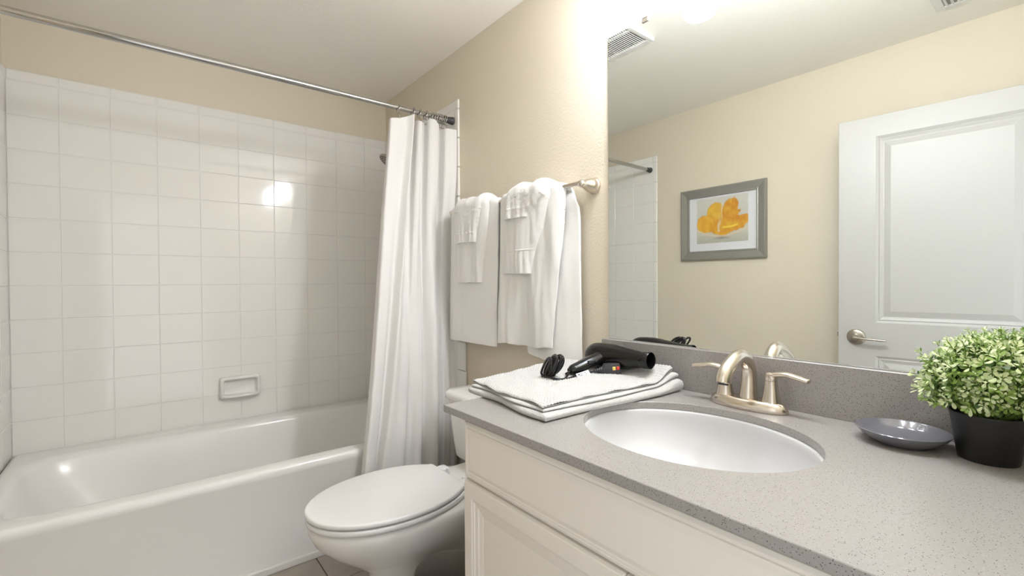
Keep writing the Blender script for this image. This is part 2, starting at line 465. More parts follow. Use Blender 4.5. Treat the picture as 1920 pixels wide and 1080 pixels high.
# ------------------------------------------------------------------ towel bar and hanging towels
BX, BZ = -.076, 1.555
tb = thing('towel_bar', (-.038, -1.43, BZ-.03), 'brushed nickel towel bar on the beige wall above the toilet', 'towel bar')
build('bar', *lathe([(.0085, 0), (.0085, .92)], (BX, -.975, BZ), (0, -1, 0), 16, ), M['nickel'], tb, sharp=40)
for y in (-.985, -1.885):
    pr_ = [(.030, 0), (.032, .004), (.030, .010), (.027, .013), (.028, .017), (.026, .028), (.022, .040), (.0165, .054), (.014, .066), (.0145, .076), (.010, .084), (.001, .086)]
    s = -1
    # flared post swept from the wall towards the bar
    build('post', *lathe(pr_, (0, y, BZ-.002), (s, 0, 0), 28), M['nickel'], tb, sharp=50)

def drape(name, parent, yl_top, yr_top, yl_bot, yr_bot, r, zbot_f, zbot_b, matl, thick=.011, wav=.004, seed=0, back=None, nY=60, lump=.0, roll=.010, gather=0.0, sag=0.004):
    """cloth folded over the bar: front sheet, round the bar, back sheet (solid via solidify)"""
    prof = []
    nf = 56
    for k in range(nf): prof.append((BX-r, zbot_f + (BZ-zbot_f)*k/nf, -1+k/nf*.9))
    for k in range(13):
        a = PI - PI*k/12; prof.append((BX+r*math.cos(a), BZ + .9*r*math.sin(a) + .004*math.sin(a), -.1+.2*k/12))
    for k in range(1, 19): prof.append((BX+r*.92, BZ-(BZ-zbot_b)*k/18, .1+.9*k/18))
    G = np.zeros((len(prof), nY, 3))
    zlow = min(zbot_f, zbot_b)
    for i, (x, z, s) in enumerate(prof):
        q = min(1, max(0, (BZ-z)/(BZ-zlow)))
        qs = q*q*(3-2*q)
        isb = s > .1
        if isb and back:
            k = min(1, (s-.1)/.12)
            a0, b0, a1, b1 = back
            yl = (yl_top*(1-k)+a0*k)*(1-q)+a1*q; yr = (yr_top*(1-k)+b0*k)*(1-q)+b1*q
        else:
            yl = yl_top*(1-qs)+yl_bot*qs; yr = yr_top*(1-qs)+yr_bot*qs
        for j in range(nY):
            v = j/(nY-1); y = yl+(yr-yl)*v
            amp = wav*(.30+.70*q)
            wv = amp*noise.noise(Vector((y*13+seed, z*1.5, seed*1.7))) + amp*.45*noise.noise(Vector((y*34, z*5, seed+9)))
            wv += .0011*noise.noise(Vector((y*75, z*75, seed+2)))
            if gather and not isb: wv += gather*q*math.sin(y*210+seed)*max(0, 1-abs(z-zbot_f-.05)/.07)
            dx = 0
            if not isb:
                dx = wv + roll*max(0, (v-.80)/.20)**2.2 + roll*.6*max(0, (.12-v)/.12)**2
            else:
                dx = -abs(wv)*.5
                if back: dx += .026*max(0, (v-.35)/.65) - .010*math.sin(v*PI)
            zz = z
            if abs(s) < .2: zz += lump*noise.noise(Vector((y*15, s*3, seed+4))) - .7*roll*max(0, (v-.86)/.14)**2 - .5*roll*max(0, (.10-v)/.10)**2
            else:
                low = max(0, 1-(z-(zbot_b if isb else zbot_f))/.10)
                zz += low*(sag*noise.noise(Vector((y*9, seed, 2+isb))) + .0016*noise.noise(Vector((y*60, seed, 5))))
                if isb and back: zz += .030*max(0, (.55-v)/.55)*low
            yj = y + .0022*noise.noise(Vector((z*14, seed+v*2, 1)))*(1 if v < .1 or v > .9 else .3)
            xx = min(x+dx, -.004-thick/2)
            G[i, j] = (xx, yj, zz)
    V, F = grid(G)
    o = build(name, V, F, matl, parent)
    md = o.modifiers.new('thickness', 'SOLIDIFY'); md.thickness = thick; md.offset = 0
    md2 = o.modifiers.new('soft_edges', 'BEVEL'); md2.width = thick*.42; md2.segments = 3; md2.limit_method = 'ANGLE'; md2.angle_limit = math.radians(50)
    return o, G
def band(parent, G, z0, z1, off, name='woven_band', thick=.0016):
    """flat woven stripe lying on the front sheet between two heights"""
    rows = [i for i in range(56) if z0 <= G[i, :, 2].mean() <= z1]
    q = G[rows[0]:rows[-1]+1].copy()
    q[:, :, 0] -= off
    V, F = grid(q)
    o = build(name, V, F, M['band'], parent)
    md = o.modifiers.new('thickness', 'SOLIDIFY'); md.thickness = thick; md.offset = 0
    return o
def hang(name, label, cat, base, *a, bands=(), off=.0066, group=None, **k):
    t = thing(name, base, label, cat, group)
    o, G = drape('cloth', t, *a, **k)
    for z0, z1 in bands: band(t, G, z0, z1, off)
    return t, G
tw = 'towels hanging on the towel bar'
hang('bath_towel', 'large white bath towel hanging on the bar next to the shower curtain', 'towel', (BX, -1.2, .905),
     -1.012, -1.396, -.988, -1.382, .0185, .905, .925, M['towel'], .013, .005, seed=1, bands=((1.022, 1.034),), off=.0064, roll=.012, lump=.004, group=tw)
hang('bath_towel', 'large white bath towel hanging on the bar nearest the mirror, back flap showing', 'towel', (BX, -1.62, .875),
     -1.418, -1.806, -1.402, -1.735, .0185, .930, .872, M['towel'], .013, .020, seed=5, back=(-1.45, -1.838, -1.58, -1.846), bands=((1.045, 1.057),), off=.0064, roll=.022, lump=.007, sag=.012, group=tw)
hang('hand_towel', 'white hand towel over the bath towel next to the shower curtain', 'towel', (BX, -1.2, 1.195),
     -1.075, -1.350, -1.072, -1.286, .034, 1.195, 1.28, M['towel'], .012, .009, seed=11, off=.006, lump=.010, roll=.016, group=tw)
hang('hand_towel', 'white hand towel over the bath towel nearest the mirror', 'towel', (BX, -1.58, 1.23),
     -1.485, -1.752, -1.466, -1.645, .034, 1.230, 1.30, M['towel'], .012, .012, seed=17, bands=((1.318, 1.330),), off=.006, lump=.010, roll=.018, gather=.0025, group=tw)
hang('washcloth', 'small white washcloth on top of the hand towel next to the shower curtain', 'washcloth', (BX, -1.18, 1.385),
     -1.085, -1.312, -1.080, -1.268, .0475, 1.385, 1.43, M['towel'], .011, .009, seed=23, bands=((1.424, 1.434),), off=.0055, lump=.014, roll=.016, gather=.002, group=tw)
hang('washcloth', 'small white washcloth on top of the hand towel nearest the mirror', 'washcloth', (BX, -1.58, 1.46),
     -1.495, -1.730, -1.492, -1.638, .0475, 1.460, 1.47, M['towel'], .011, .013, seed=29, bands=((1.494, 1.504),), off=.0055, lump=.018, roll=.018, gather=.0025, group=tw)

# ------------------------------------------------------------------ toilet
TY = -1.443
toi = thing('toilet', (-.45, TY, 0), 'white two-piece toilet with a closed elongated lid between bath and vanity', 'toilet')
def egg(tip, back, hw, xc, nb=3.2, N=96, nf=2.05):
    t = np.linspace(0, 2*PI, N, endpoint=False); c, s = np.cos(t), np.sin(t)
    out = []
    for ci, si in zip(c, s):
        n = nb if ci > 0 else nf
        a = (back-xc) if ci > 0 else (xc-tip)
        out.append((xc + a*math.copysign(abs(ci)**(2/n), ci), TY + hw*math.copysign(abs(si)**(2/n), si)))
    return np.array(out)
R = []
for tip, back, hw, xc, nb, z in ((-.735, -.13, .128, -.45, 4, 0), (-.735, -.13, .128, -.45, 4, .02), (-.72, -.14, .112, -.46, 4, .045), (-.70, -.15, .105, -.46, 4, .12), (-.715, -.15, .112, -.48, 3.6, .17),
        (-.78, -.16, .140, -.52, 3.2, .22), (-.85, -.17, .175, -.57, 3, .275), (-.893, -.17, .198, -.59, 2.9, .32), (-.910, -.17, .206, -.60, 2.8, .355), (-.912, -.17, .206, -.60, 2.8, .374), (-.905, -.175, .200, -.60, 2.8, .384), (-.88, -.19, .17, -.60, 2.8, .386)):
    R.append(ring(egg(tip, back, hw, xc, nb), z))
build('bowl', *loft(R), M['china'], toi, sharp=60)
build('tank_shelf', *box(-.40, -.03, TY-.150, TY+.150, .325, .392, .02, 3), M['china'], toi, sharp=60)
build('trapway', *box(-.36, -.05, TY-.095, TY+.095, 0.0, .34, .03, 3), M['china'], toi, sharp=60)
def egg2(tip, back, hw, xc, hb, N=36):
    pts = []
    for k in range(N+1):                                # front half, from +Y side round the tip to -Y side
        a = PI/2 + PI*k/N; c, q = math.cos(a), math.sin(a)
        pts.append((xc+(xc-tip)*math.copysign(abs(c)**.98, c), TY+hw*math.copysign(abs(q)**.98, q)))
    kk = 1-(hb/hw)**2; rc = .018
    for k in range(1, 13):
        t = k/12; pts.append((xc+(back-rc-xc)*t, TY-hw*math.sqrt(max(0, 1-kk*t*t))))
    for k in range(1, 6):
        a = k/5*PI/2; pts.append((back-rc+rc*math.sin(a), TY-hb+rc*(1-math.cos(a))))
    for k in range(1, 10): pts.append((back, TY-hb+rc+(2*hb-2*rc)*k/10))
    for k in range(0, 6):
        a = k/5*PI/2; pts.append((back-rc+rc*math.cos(a), TY+hb-rc+rc*math.sin(a)))
    for k in range(11, 0, -1):
        t = k/12; pts.append((xc+(back-rc-xc)*t, TY+hw*math.sqrt(max(0, 1-kk*t*t))))
    return np.array(pts)
def slab(tip, back, hw, xc, hb, z0, z1, rb, dome=0.0, base=.003):
    e = lambda d: egg2(tip+d, back-d, hw-d, xc, hb-d)
    ctr = np.array([xc, TY])
    R = [ring(e(rb), z0), ring(e(base*.3), z0+base), ring(e(0), (z0+z1)/2)]
    for k in range(1, 6):
        a = k/5*PI/2; R.append(ring(e(rb*(1-math.cos(a))), z1-rb*.8*(1-math.sin(a))))
    o_ = e(rb)
    for q in (.8, .5, .2): R.append(ring(ctr+(o_-ctr)*q, z1+dome*(1-q*q)))
    return loft(R)
build('seat_ring', *slab(-.919, -.372, .211, -.620, .140, .389, .409, .006), M['seat'], toi, sharp=70)
build('lid', *slab(-.921, -.380, .212, -.620, .138, .4125, .431, .008, .004), M['seat'], toi, sharp=70)
for y in (-.085, .085):
    v, f_ = box(-.378, -.335, TY+y-.024, TY+y+.024, .388, .424, .008, 3)
    h = build('hinge', v, f_, M['seat'], toi, sharp=60)
    build('hinge_pin', *lathe([(.006, 0), (.006, .058)], (-.352, TY+y+.029, .416), (0, -1, 0), 12), M['chrome'], toi, sharp=40)
# tank (tapered rounded box)
R = []
def rr2(x0, x1, y0, y1, r, z):
    q = rrect((x1-x0)/2, (y1-y0)/2, r, 6); return np.c_[q[:, 0]+(x0+x1)/2, q[:, 1]+(y0+y1)/2, np.full(len(q), z)]
for x0, x1, dy, r, z in ((-.195, -.035, .185, .03, .388), (-.21, -.03, .205, .035, .392), (-.225, -.022, .222, .04, .41), (-.232, -.020, .232, .045, .47), (-.242, -.018, .245, .05, .58), (-.246, -.018, .252, .05, .665)):
    R.append(rr2(x0, x1, TY-dy, TY+dy, r, z))
build('tank', *loft(R), M['china'], toi, sharp=60)
R = [rr2(-.250, -.016, TY-.258, TY+.258, .05, .664), rr2(-.259, -.014, TY-.267, TY+.267, .055, .670), rr2(-.260, -.014, TY-.268, TY+.268, .055, .688), rr2(-.256, -.016, TY-.264, TY+.264, .055, .698), rr2(-.244, -.02, TY-.252, TY+.252, .05, .7045), rr2(-.20, -.05, TY-.20, TY+.20, .04, .708)]
build('tank_lid', *loft(R), M['china'], toi, sharp=70)
lv = build('flush_lever', *join([lathe([(.014, 0), (.014, .006), (.010, .012)], (-.240, TY+.195, .640), (-1, 0, 0), 16), tube(spline([(-.252, TY+.195, .640), (-.266, TY+.205, .641), (-.270, TY+.235, .640), (-.268, TY+.262, .637)], 12), [.006, .006, .0055, .0055, .005, .005, .005, .005, .0055, .006, .006, .004], 10)]), M['chrome'], toi)

# ------------------------------------------------------------------ waste bin
bn = thing('waste_bin', (-.572, -1.776, 0), 'round grey waste bin tucked between toilet and vanity', 'waste bin')
build('body', *lathe([(.001, .0), (.092, 0), (.096, .004), (.114, .262), (.1175, .266), (.1175, .272), (.114, .274), (.1115, .268), (.093, .010), (.001, .008)], (-.572, -1.776, 0), n=56, cap0=False, cap1=False), M['bin'], bn, sharp=50)
build('rim', *tube(np.c_[-.572+.1165*np.cos(np.linspace(0, 2*PI, 56, endpoint=False)), -1.776+.1165*np.sin(np.linspace(0, 2*PI, 56, endpoint=False)), np.full(56, .270)], .0035, 8, closed=True), M['bin'], bn)

# ------------------------------------------------------------------ panelled fronts (cabinet doors, drawer, room door)
def panelled(a0, a1, z0, z1, panels, prof, edge, thick, mp):
    """front face at depth 0..; panels: rects; prof: [(inset, depth)] inside each panel; edge: [(inset, depth)] from the outer rim inwards"""
    V = []; F = []
    def P(a, z, d): V.append(mp(a, z, d)); return len(V)-1
    def rect(i0, i1, j0, j1, d): return [P(i0, j0, d), P(i1, j0, d), P(i1, j1, d), P(i0, j1, d)]
    def bridge(r, s):
        for k in range(4): F.append((r[k], r[(k+1) % 4], s[(k+1) % 4], s[k]))
    back = rect(a0, a1, z0, z1, -thick); F.append(tuple(back))
    prev = back
    for ins, d in edge:
        r = rect(a0+ins, a1-ins, z0+ins, z1-ins, d); bridge(prev, r); prev = r
    ins, d = edge[-1]
    A0, A1, Z0, Z1 = a0+ins, a1-ins, z0+ins, z1-ins
    xs = sorted({A0, A1} | {p[0] for p in panels} | {p[1] for p in panels}); zs = sorted({Z0, Z1} | {p[2] for p in panels} | {p[3] for p in panels})
    for i in range(len(xs)-1):
        for j in range(len(zs)-1):
            c = ((xs[i]+xs[i+1])/2, (zs[j]+zs[j+1])/2)
            if any(p[0] < c[0] < p[1] and p[2] < c[1] < p[3] for p in panels): continue
            F.append(tuple(rect(xs[i], xs[i+1], zs[j], zs[j+1], d)))
    for p in panels:
        prev = rect(*p, d)
        for ins, dd in prof:
            r = rect(p[0]+ins, p[1]-ins, p[2]+ins, p[3]-ins, d+dd); bridge(prev, r); prev = r
        F.append(tuple(prev))
    V = np.array(V); key = {}; mapi = []; U = []
    for v in V:
        k = tuple(np.round(v, 6))
        if k not in key: key[k] = len(U); U.append(v)
        mapi.append(key[k])
    return np.array(U), [tuple(mapi[i] for i in f_) for f_ in F]

# ------------------------------------------------------------------ vanity
CY0, CXF, CZ0, CZ1 = -1.9366, -.687, .839, .858
VY0, VY1, VX = -1.992, YN+.004, -.648
van = thing('vanity_cabinet', (-.33, -2.54, 0), 'cream painted vanity cabinet with routed fronts under the quartz worktop', 'cabinet')
build('carcass', *join([box(VX, VX+.019, VY1, VY0, .09, CZ0-.001), box(VX+.019, -.004, VY0-.017, VY0, .0, CZ0-.001), box(VX+.019, -.004, VY1, VY1+.017, .0, CZ0-.001), box(VX+.019, -.004, VY1+.017, VY0-.017, .09, .107), box(-.010, -.004, VY1+.017, VY0-.017, .107, .60)]), M['cab'], van, smooth=False)
build('toe_kick', *box(VX+.07, VX+.085, VY1+.017, VY0-.017, 0, .09), M['cab'], van, smooth=False)
mpv = lambda a, z, d: (VX - d - .018, a, z)
dr = build('drawer_front', *panelled(VY1+.012, VY0-.014, .676, .826, [], [], [(0, -.006), (.002, -.0025), (.009, 0), (.0105, -.0015), (.0155, -.001), (.017, .0012), (.019, -.0005), (.030, .0035)], .0175, mpv), M['cab'], van, smooth=False)
dprof = [(.0015, -.002), (.008, -.0035), (.0095, -.0058), (.021, -.007), (.0225, -.0095), (.036, -.0115), (.0375, -.0125)]
mid = -2.529
for a0, a1 in ((mid+.0015, VY0-.010), (VY1+.012, mid-.0025)):
    build('door', *panelled(a0, a1, .115, .668, [(a0+.036, a1-.036, .155, .628)], dprof, [(0, -.008), (.003, -.001), (.005, 0)], .0175, mpv), M['cab'], van, smooth=False)

# worktop with an oval cut-out
ECX, ECY, EA, EB = -.3636, -2.4824, .2160, .2569
def oval(da, N=160): 
    t = np.linspace(0, 2*PI, N, endpoint=False); return np.c_[ECX+(EA+da)*np.cos(t), ECY+(EB+da)*np.sin(t)]
def outer(x0, x1, y0, y1, N=160):
    t = np.linspace(0, 2*PI, N, endpoint=False); out = []
    for a in t:
        c, s = math.cos(a)*EA, math.sin(a)*EB
        k = min(((x1-ECX)/c if c > 1e-9 else (x0-ECX)/c if c < -1e-9 else 9e9), ((y1-ECY)/s if s > 1e-9 else (y0-ECY)/s if s < -1e-9 else 9e9))
        out.append([ECX+k*c, ECY+k*s])
    out = np.array(out)
    for cx_, cy_ in ((x0, y0), (x0, y1), (x1, y0), (x1, y1)):
        i = np.argmin(((out-(cx_, cy_))**2).sum(1)); out[i] = (cx_, cy_)
    return out
b_ = .0012
wx0, wx1, wy0, wy1 = CXF, -.001, YN+.002, CY0
R = [ring(oval(0), CZ0), ring(outer(wx0, wx1, wy0, wy1), CZ0), ring(outer(wx0, wx1, wy0, wy1), CZ1-b_), ring(outer(wx0+b_, wx1-b_, wy0+b_, wy1-b_), CZ1),
     ring(oval(b_), CZ1), ring(oval(0), CZ1-b_), ring(oval(0), CZ0)]
o = build('worktop', *loft(R, False, False), M['quartz'], None, sharp=30)
tag(o, 'speckled grey quartz vanity worktop with an oval sink cut-out', 'worktop')
o = build('backsplash', *box(-.026, -.001, YN+.002, CY0, CZ1, .987, .001), M['quartz'], None, smooth=False)
tag(o, 'speckled grey quartz backsplash strip under the mirror', 'backsplash')

# undermount sink
sk = thing('sink', (ECX, ECY, .70), 'white oval undermount sink set into the quartz worktop', 'sink')
R = [ring(oval(.022), CZ0-.001), ring(oval(-.003), CZ0-.001), ring(oval(-.006), CZ0-.006)]
for k in range(1, 15):
    a = k/14*PI/2
    s = math.cos(a)**.62
    R.append(np.c_[ECX+.03*math.sin(a)*.3+(EA-.006)*max(s, .09)*np.cos(np.linspace(0, 2*PI, 160, endpoint=False)), ECY+(EB-.006)*max(s, .075)*np.sin(np.linspace(0, 2*PI, 160, endpoint=False)), np.full(160, CZ0-.006-.135*math.sin(a))])
build('basin', *loft(R, False, True), M['sink'], sk)
build('drain', *lathe([(.001, .006), (.017, .006), (.020, .003), (.027, .003), (.029, .0)], (ECX+.009, ECY, CZ0-.1405), n=28), M['nickel'], sk, sharp=40)

# ------------------------------------------------------------------ faucet
FY, FX = -2.480, -.078
fa = thing('faucet', (FX, FY, CZ1), 'brushed nickel two-handle faucet behind the oval sink', 'faucet')
R = []
def stad(hl, hw, z):
    t = np.linspace(0, 2*PI, 64, endpoint=False); pts = []
    for a in t:
        c, s = math.cos(a), math.sin(a)
        pts.append((FX + hw*c - .010*(1-abs(s))*(1 if c < 0 else 0), FY + hl*math.copysign(abs(s)**.62, s), z))
    return np.array(pts)
for hl, hw, z in ((.099, .030, 0), (.101, .032, .004), (.098, .030, .013), (.091, .026, .023), (.084, .022, .0265), (.05, .012, .027)): R.append(stad(hl, hw, CZ1+z))
build('base_plate', *loft(R), M['nickel'], fa, sharp=60)
for s, y in ((1, FY+.060), (-1, FY-.060)):
    c = (FX, y, CZ1+.006)
    hb = build('handle_body', *lathe([(.027, 0), (.0245, .012), (.0205, .030), (.0170, .050), (.0150, .068), (.0146, .0735), (.0136, .0740), (.0136, .0755), (.0148, .076), (.0150, .086), (.0138, .0925), (.008, .0955), (.001, .096)], c, n=40), M['nickel'], fa, sharp=40)
    z0 = CZ1+.006+.0865
    pth = spline([(FX, y, z0), (FX-.001, y+s*.016, z0+.006), (FX-.003, y+s*.038, z0+.0085), (FX-.006, y+s*.062, z0+.005), (FX-.009, y+s*.084, z0+.001), (FX-.010, y+s*.092, z0)], 26)
    k = np.linspace(0, 1, 26)
    rad = .0150 - .0035*k + .0 ; rad[-3:] *= (.85, .6, .15)
    build('lever', *tube(pth, rad, 16, flat=.52, up=(0, 0, 1)), M['nickel'], hb)
# gooseneck spout
pth = spline([(FX+.006, FY, CZ1+.012), (FX+.008, FY, CZ1+.045), (FX+.010, FY, CZ1+.085), (FX+.003, FY, CZ1+.112), (FX-.020, FY, CZ1+.134), (FX-.050, FY, CZ1+.139), (FX-.084, FY, CZ1+.128), (FX-.113, FY, CZ1+.111), (FX-.127, FY, CZ1+.094), (FX-.130, FY, CZ1+.084)], 48)
rad = np.interp(np.linspace(0, 1, 48), [0, .12, .3, .55, .8, 1], [.0275, .0235, .0198, .0190, .0205, .0215])
build('spout', *tube(pth, rad, 28, flat=.86, up=(0, 1, 0)), M['nickel'], fa, sharp=60)
build('aerator', *lathe([(.0125, 0), (.0125, .004)], pth[-1]-np.array([0, 0, .0025]), (pth[-1]-pth[-3]), 20), M['rubber'], fa, sharp=40)

# ------------------------------------------------------------------ mirror
mr = thing('wall_mirror', (-.003, -2.5, .9875), 'large frameless wall mirror above the backsplash', 'mirror')
v, f_ = box(-.006, -.0005, YN+.004, -1.955, .9878, 2.073)
o = build('glass', v, f_, [M['mirror_edge'], M['mirror']], mr, smooth=False)
for p in o.data.polygons:
    if abs(p.normal.x) > .9: p.material_index = 1
for y in (-2.114, -2.90):
    build('clip', *join([box(-.010, -.0065, y-.012, y+.012, 2.062, 2.074, .001), box(-.010, -.0005, y-.012, y+.012, 2.0735, 2.080, .001)]), M['nickel_dark'], mr, smooth=False)

# ------------------------------------------------------------------ vanity light (just above the frame; seen in the mirror and the tiles)
vl = thing('vanity_light', (-.0, -2.50, 2.07), 'vanity light with glowing white cylinder shades at the top of the mirror', 'light')
build('back_plate', *box(-.022, -.001, -2.50-.34, -2.50+.34, 2.235, 2.315, .006, 2), M['nickel'], vl, smooth=False)
for y in (-2.215, -2.50, -2.785):
    build('arm', *tube(spline([(-.02, y, 2.275), (-.10, y, 2.278), (-.155, y, 2.276), (-.17, y, 2.258)], 16), .008, 12), M['nickel'], vl)
    build('holder_light_block', *lathe([(.020, 0), (.066, .001), (.067, .006), (.060, .012), (.030, .018), (.026, .034), (.012, .040)], (-.17, y, 2.2335), n=36), M['nickel'], vl, sharp=40)  # holder flared into an added unseen cap that keeps lamplight off the ceiling
    build('shade', *lathe([(.001, 0), (.032, .0008), (.047, .005), (.053, .012), (.055, .022), (.055, .132), (.051, .139), (.030, .142)], (-.17, y, 2.091), n=40), M['opal'], vl, sharp=60)

# ------------------------------------------------------------------ folded bath mat on the worktop
fm = thing('folded_bath_mat', (-.33, -2.05, CZ1), 'folded white nubby cotton bath mat on the worktop beside the sink', 'bath mat')
LF, LB, RF, RB = np.array([-.556, -1.872]), np.array([-.062, -1.790]), np.array([-.592, -2.238]), np.array([-.046, -2.278])
def tot(u, v): return .036 + .006*u + .034*sm(.80, .98, u)*sm(.35, .8, v) + .003*np.sin(3.1*v+.5)*np.sin(2.2*u)
def mat_layer(name, f0, f1, ins, bumps, seed, curl=0):
    n, m = (270, 190) if f1 > .95 else (170, 120)
    uu = np.linspace(0, 1, n); vv = np.linspace(0, 1, m)
    # denser towards the edges
    uu = .5-.5*np.cos(PI*uu)*(.55+.45*np.abs(np.cos(PI*uu))); vv = .5-.5*np.cos(PI*vv)*(.55+.45*np.abs(np.cos(PI*vv)))
    U, Vv = np.meshgrid(uu, vv, indexing='ij')
    x0, x1, y0, y1 = ins
    Ub = x0+(1-x0-x1)*U; Vb = y0+(1-y0-y1)*Vv
    wob = .006*np.sin(9*Vb+seed)*(1-U)
    XY = (LF[None, None]*((1-Ub)*(1-Vb))[..., None] + LB*((Ub)*(1-Vb))[..., None] + RF*((1-Ub)*Vb)[..., None] + RB*(Ub*Vb)[..., None])
    XY[..., 0] -= wob
    XY[..., 1] += .004*np.sin(8*Ub+seed*2)*(1-2*Vb)
    tt = tot(Ub, Vb)
    zc = CZ1 + .0005 + tt*(f0+f1)/2; hh = tt*(f1-f0)/2
    d = np.minimum(np.minimum(U*.53, (1-U)*.53), np.minimum(Vv*.37, (1-Vv)*.37)); rr = .011
    e = np.clip((rr-d)/rr, 0, 1); fac = np.sqrt(np.clip(1-e*e, 0, 1))
    bp = bumps*np.abs(np.sin(XY[..., 0]*PI/.0105)*np.sin(XY[..., 1]*PI/.0105))
    nz = .0016*np.sin(31*Ub+seed)*np.sin(23*Vb+seed*1.3)
    top = np.dstack([XY, zc+hh*fac+(bp+nz)*(f1 > .95)+bp*.5*(f1 <= .95)]); bot = np.dstack([XY, np.maximum(zc-hh*fac, CZ1+.0006)])
    # overhanging part stays level with the worktop
    a, fa_ = grid(top); b2, fb = grid(bot[:, ::-1])
    V, F = join([(a, fa_), (b2, fb)])
    o = build(name, V, F, M['mat'], fm)
    bm = bmesh.new(); bm.from_mesh(o.data); bmesh.ops.remove_doubles(bm, verts=bm.verts, dist=.00012); bmesh.ops.recalc_face_normals(bm, faces=bm.faces)
    for f_ in bm.faces: f_.smooth = True
    bm.to_mesh(o.data); bm.free(); return o
mat_layer('folded_layer', 0.0, .50, (0.0, 0.0, 0.0, 0.0), .0012, 1.0)
mat_layer('folded_layer', 0.51, .755, (.012, .012, .004, .030), .0010, 2.3)
mat_layer('folded_layer', .765, 1.0, (.020, .030, -.004, .055), .0032, 4.1)

# ------------------------------------------------------------------ hair dryer
ZM = CZ1 + .038
hd = thing('hair_dryer', (-.16, -2.08, ZM), 'glossy black hair dryer with bundled cord lying on the folded mat', 'hair dryer')
A = np.array([-.128, -1.975, .9425]); B = np.array([-.128, -2.215, .953]); axd = (B-A)/np.linalg.norm(B-A)
build('barrel', *lathe([(.001, -.004), (.024, -.003), (.033, .002), (.039, .012), (.0435, .028), (.0445, .055), (.0440, .085), (.0405, .115), (.0345, .150), (.0285, .190), (.0255, .215)], A, axd, 48, cap1=False), M['black'], hd, sharp=60)
build('nozzle_rim', *lathe([(.0255, .212), (.0262, .216), (.0262, .240), (.0245, .242), (.0232, .240), (.0230, .17)], A, axd, 40, False, False), M['black'], hd, sharp=50)
build('outlet_grille', *lathe([(.0005, .178), (.023, .178)], A, axd, 24, False, False), M['plug'], hd)
d, u_, w_ = frame_of(axd)
parts = []
for rr in (.010, .018, .026):
    a = np.linspace(0, 2*PI, 32, endpoint=False)
    parts.append(tube(A - axd*(.002 if rr > .02 else .0045) + rr*(np.cos(a)[:, None]*u_+np.sin(a)[:, None]*w_), .0013, 6, closed=True))
build('inlet_grille', *join(parts), M['plug'], hd)
hp_ = spline([A+axd*.062+np.array([-.010, 0, 0]), (-.178, -2.040, .938), (-.215, -2.038, .932), (-.255, -2.034, .922), (-.288, -2.030, .914)], 22)
build('handle', *tube(hp_, np.interp(np.linspace(0, 1, 22), [0, .2, .55, .9, 1], [.034, .0275, .0225, .0195, .012]), 20, flat=.82), M['black'], hd, sharp=60)
build('switch', *box(-.232, -.205, -2.062, -2.052, .934, .944, .002, 2), M['plug'], hd, smooth=False)
build('hanging_loop', *tube(spline([(-.282, -2.036, .915), (-.300, -2.034, .913), (-.306, -2.030, .909), (-.300, -2.026, .906), (-.286, -2.028, .908)], 16), .002, 8), M['cord'], hd)
# cord: strain relief, run to the bundle, loops, run to the plug
r_c = .0038
cpts = [(-.288, -2.030, .914), (-.305, -2.036, .905), (-.325, -2.050, ZM+.006), (-.350, -2.062, ZM+.006), (-.372, -2.052, ZM+.007)]
lo = []
for k in range(7):
    ca = np.array([-.352+.006*math.sin(k*2.1), -2.022+.004*(k-2.5), .934+.003*math.cos(k*1.7)]); a1 = np.array([-.10, -.62+.10*math.sin(k*2.6), .74]); a1 /= np.linalg.norm(a1)
    a2 = np.cross(a1, [1, 0, .35*math.sin(k*1.9)]); a2 /= np.linalg.norm(a2)
    la, lb = .043+.006*math.sin(k*3.3), .0095+.0016*k
    off = np.array([-.015+.0052*((k*3) % 7), .003*math.sin(k*1.3), 0])
    lo.append([ca + off + la*math.cos(q)*a1 + lb*math.sin(q)*a2 + .003*math.sin(2*q+k)*np.array([1, 0, 0]) for q in np.linspace(PI, 3*PI, 14, endpoint=False)])
cd = build('cord', *tube(spline(cpts + [tuple(p) for l in lo for p in l] + [(-.345, -1.985, ZM+.006), (-.362, -2.02, ZM+.005), (-.350, -2.058, ZM+.005), (-.318, -2.060, ZM+.005), (-.288, -2.052, ZM+.006), (-.250, -2.052, ZM+.008), (-.218, -2.058, ZM+.013), (-.208, -2.066, ZM+.016)], 520), r_c, 8), M['cord'], hd)
# loop of cord that rises behind the handle (seen in the mirror)
build('cord_tie', *tube([np.array([-.350, -2.018, .928])+.017*np.array([math.cos(q), .35*math.sin(q)-.25*math.cos(q)*0, .9*math.sin(q)]) for q in np.linspace(0, 2*PI, 24, endpoint=False)], .0022, 8, closed=True), M['cord'], hd)
# warning label round the cord
lb_ = np.array([[-.292, -2.060, ZM+.0025], [-.236, -2.060, ZM+.0045]])
dv = np.array([.056, .0, .0]); 
def rot_box(c, ex, ey, ez, hx, hy, hz, bev=.001, seg=1):
    v, f_ = box(-hx, hx, -hy, hy, -hz, hz, bev, seg)
    return np.asarray(c)+v[:, :1]*ex+v[:, 1:2]*ey+v[:, 2:3]*ez, f_
ex = np.array([.995, .05, .08]); ex /= np.linalg.norm(ex); ey = np.cross([0, 0, 1], ex); ey /= np.linalg.norm(ey); ez = np.cross(ex, ey)
tl = math.radians(55); ey2 = ey*math.cos(tl)+ez*math.sin(tl); ez2 = np.cross(ex, ey2)
lc = np.array([-.262, -2.064, ZM+.009])
wl = build('warning_label', *rot_box(lc, ex, ey2, ez2, .030, .0095, .0012, .0004), M['label'], hd, smooth=False)
tag(wl, 'white paper warning label')
parts = []
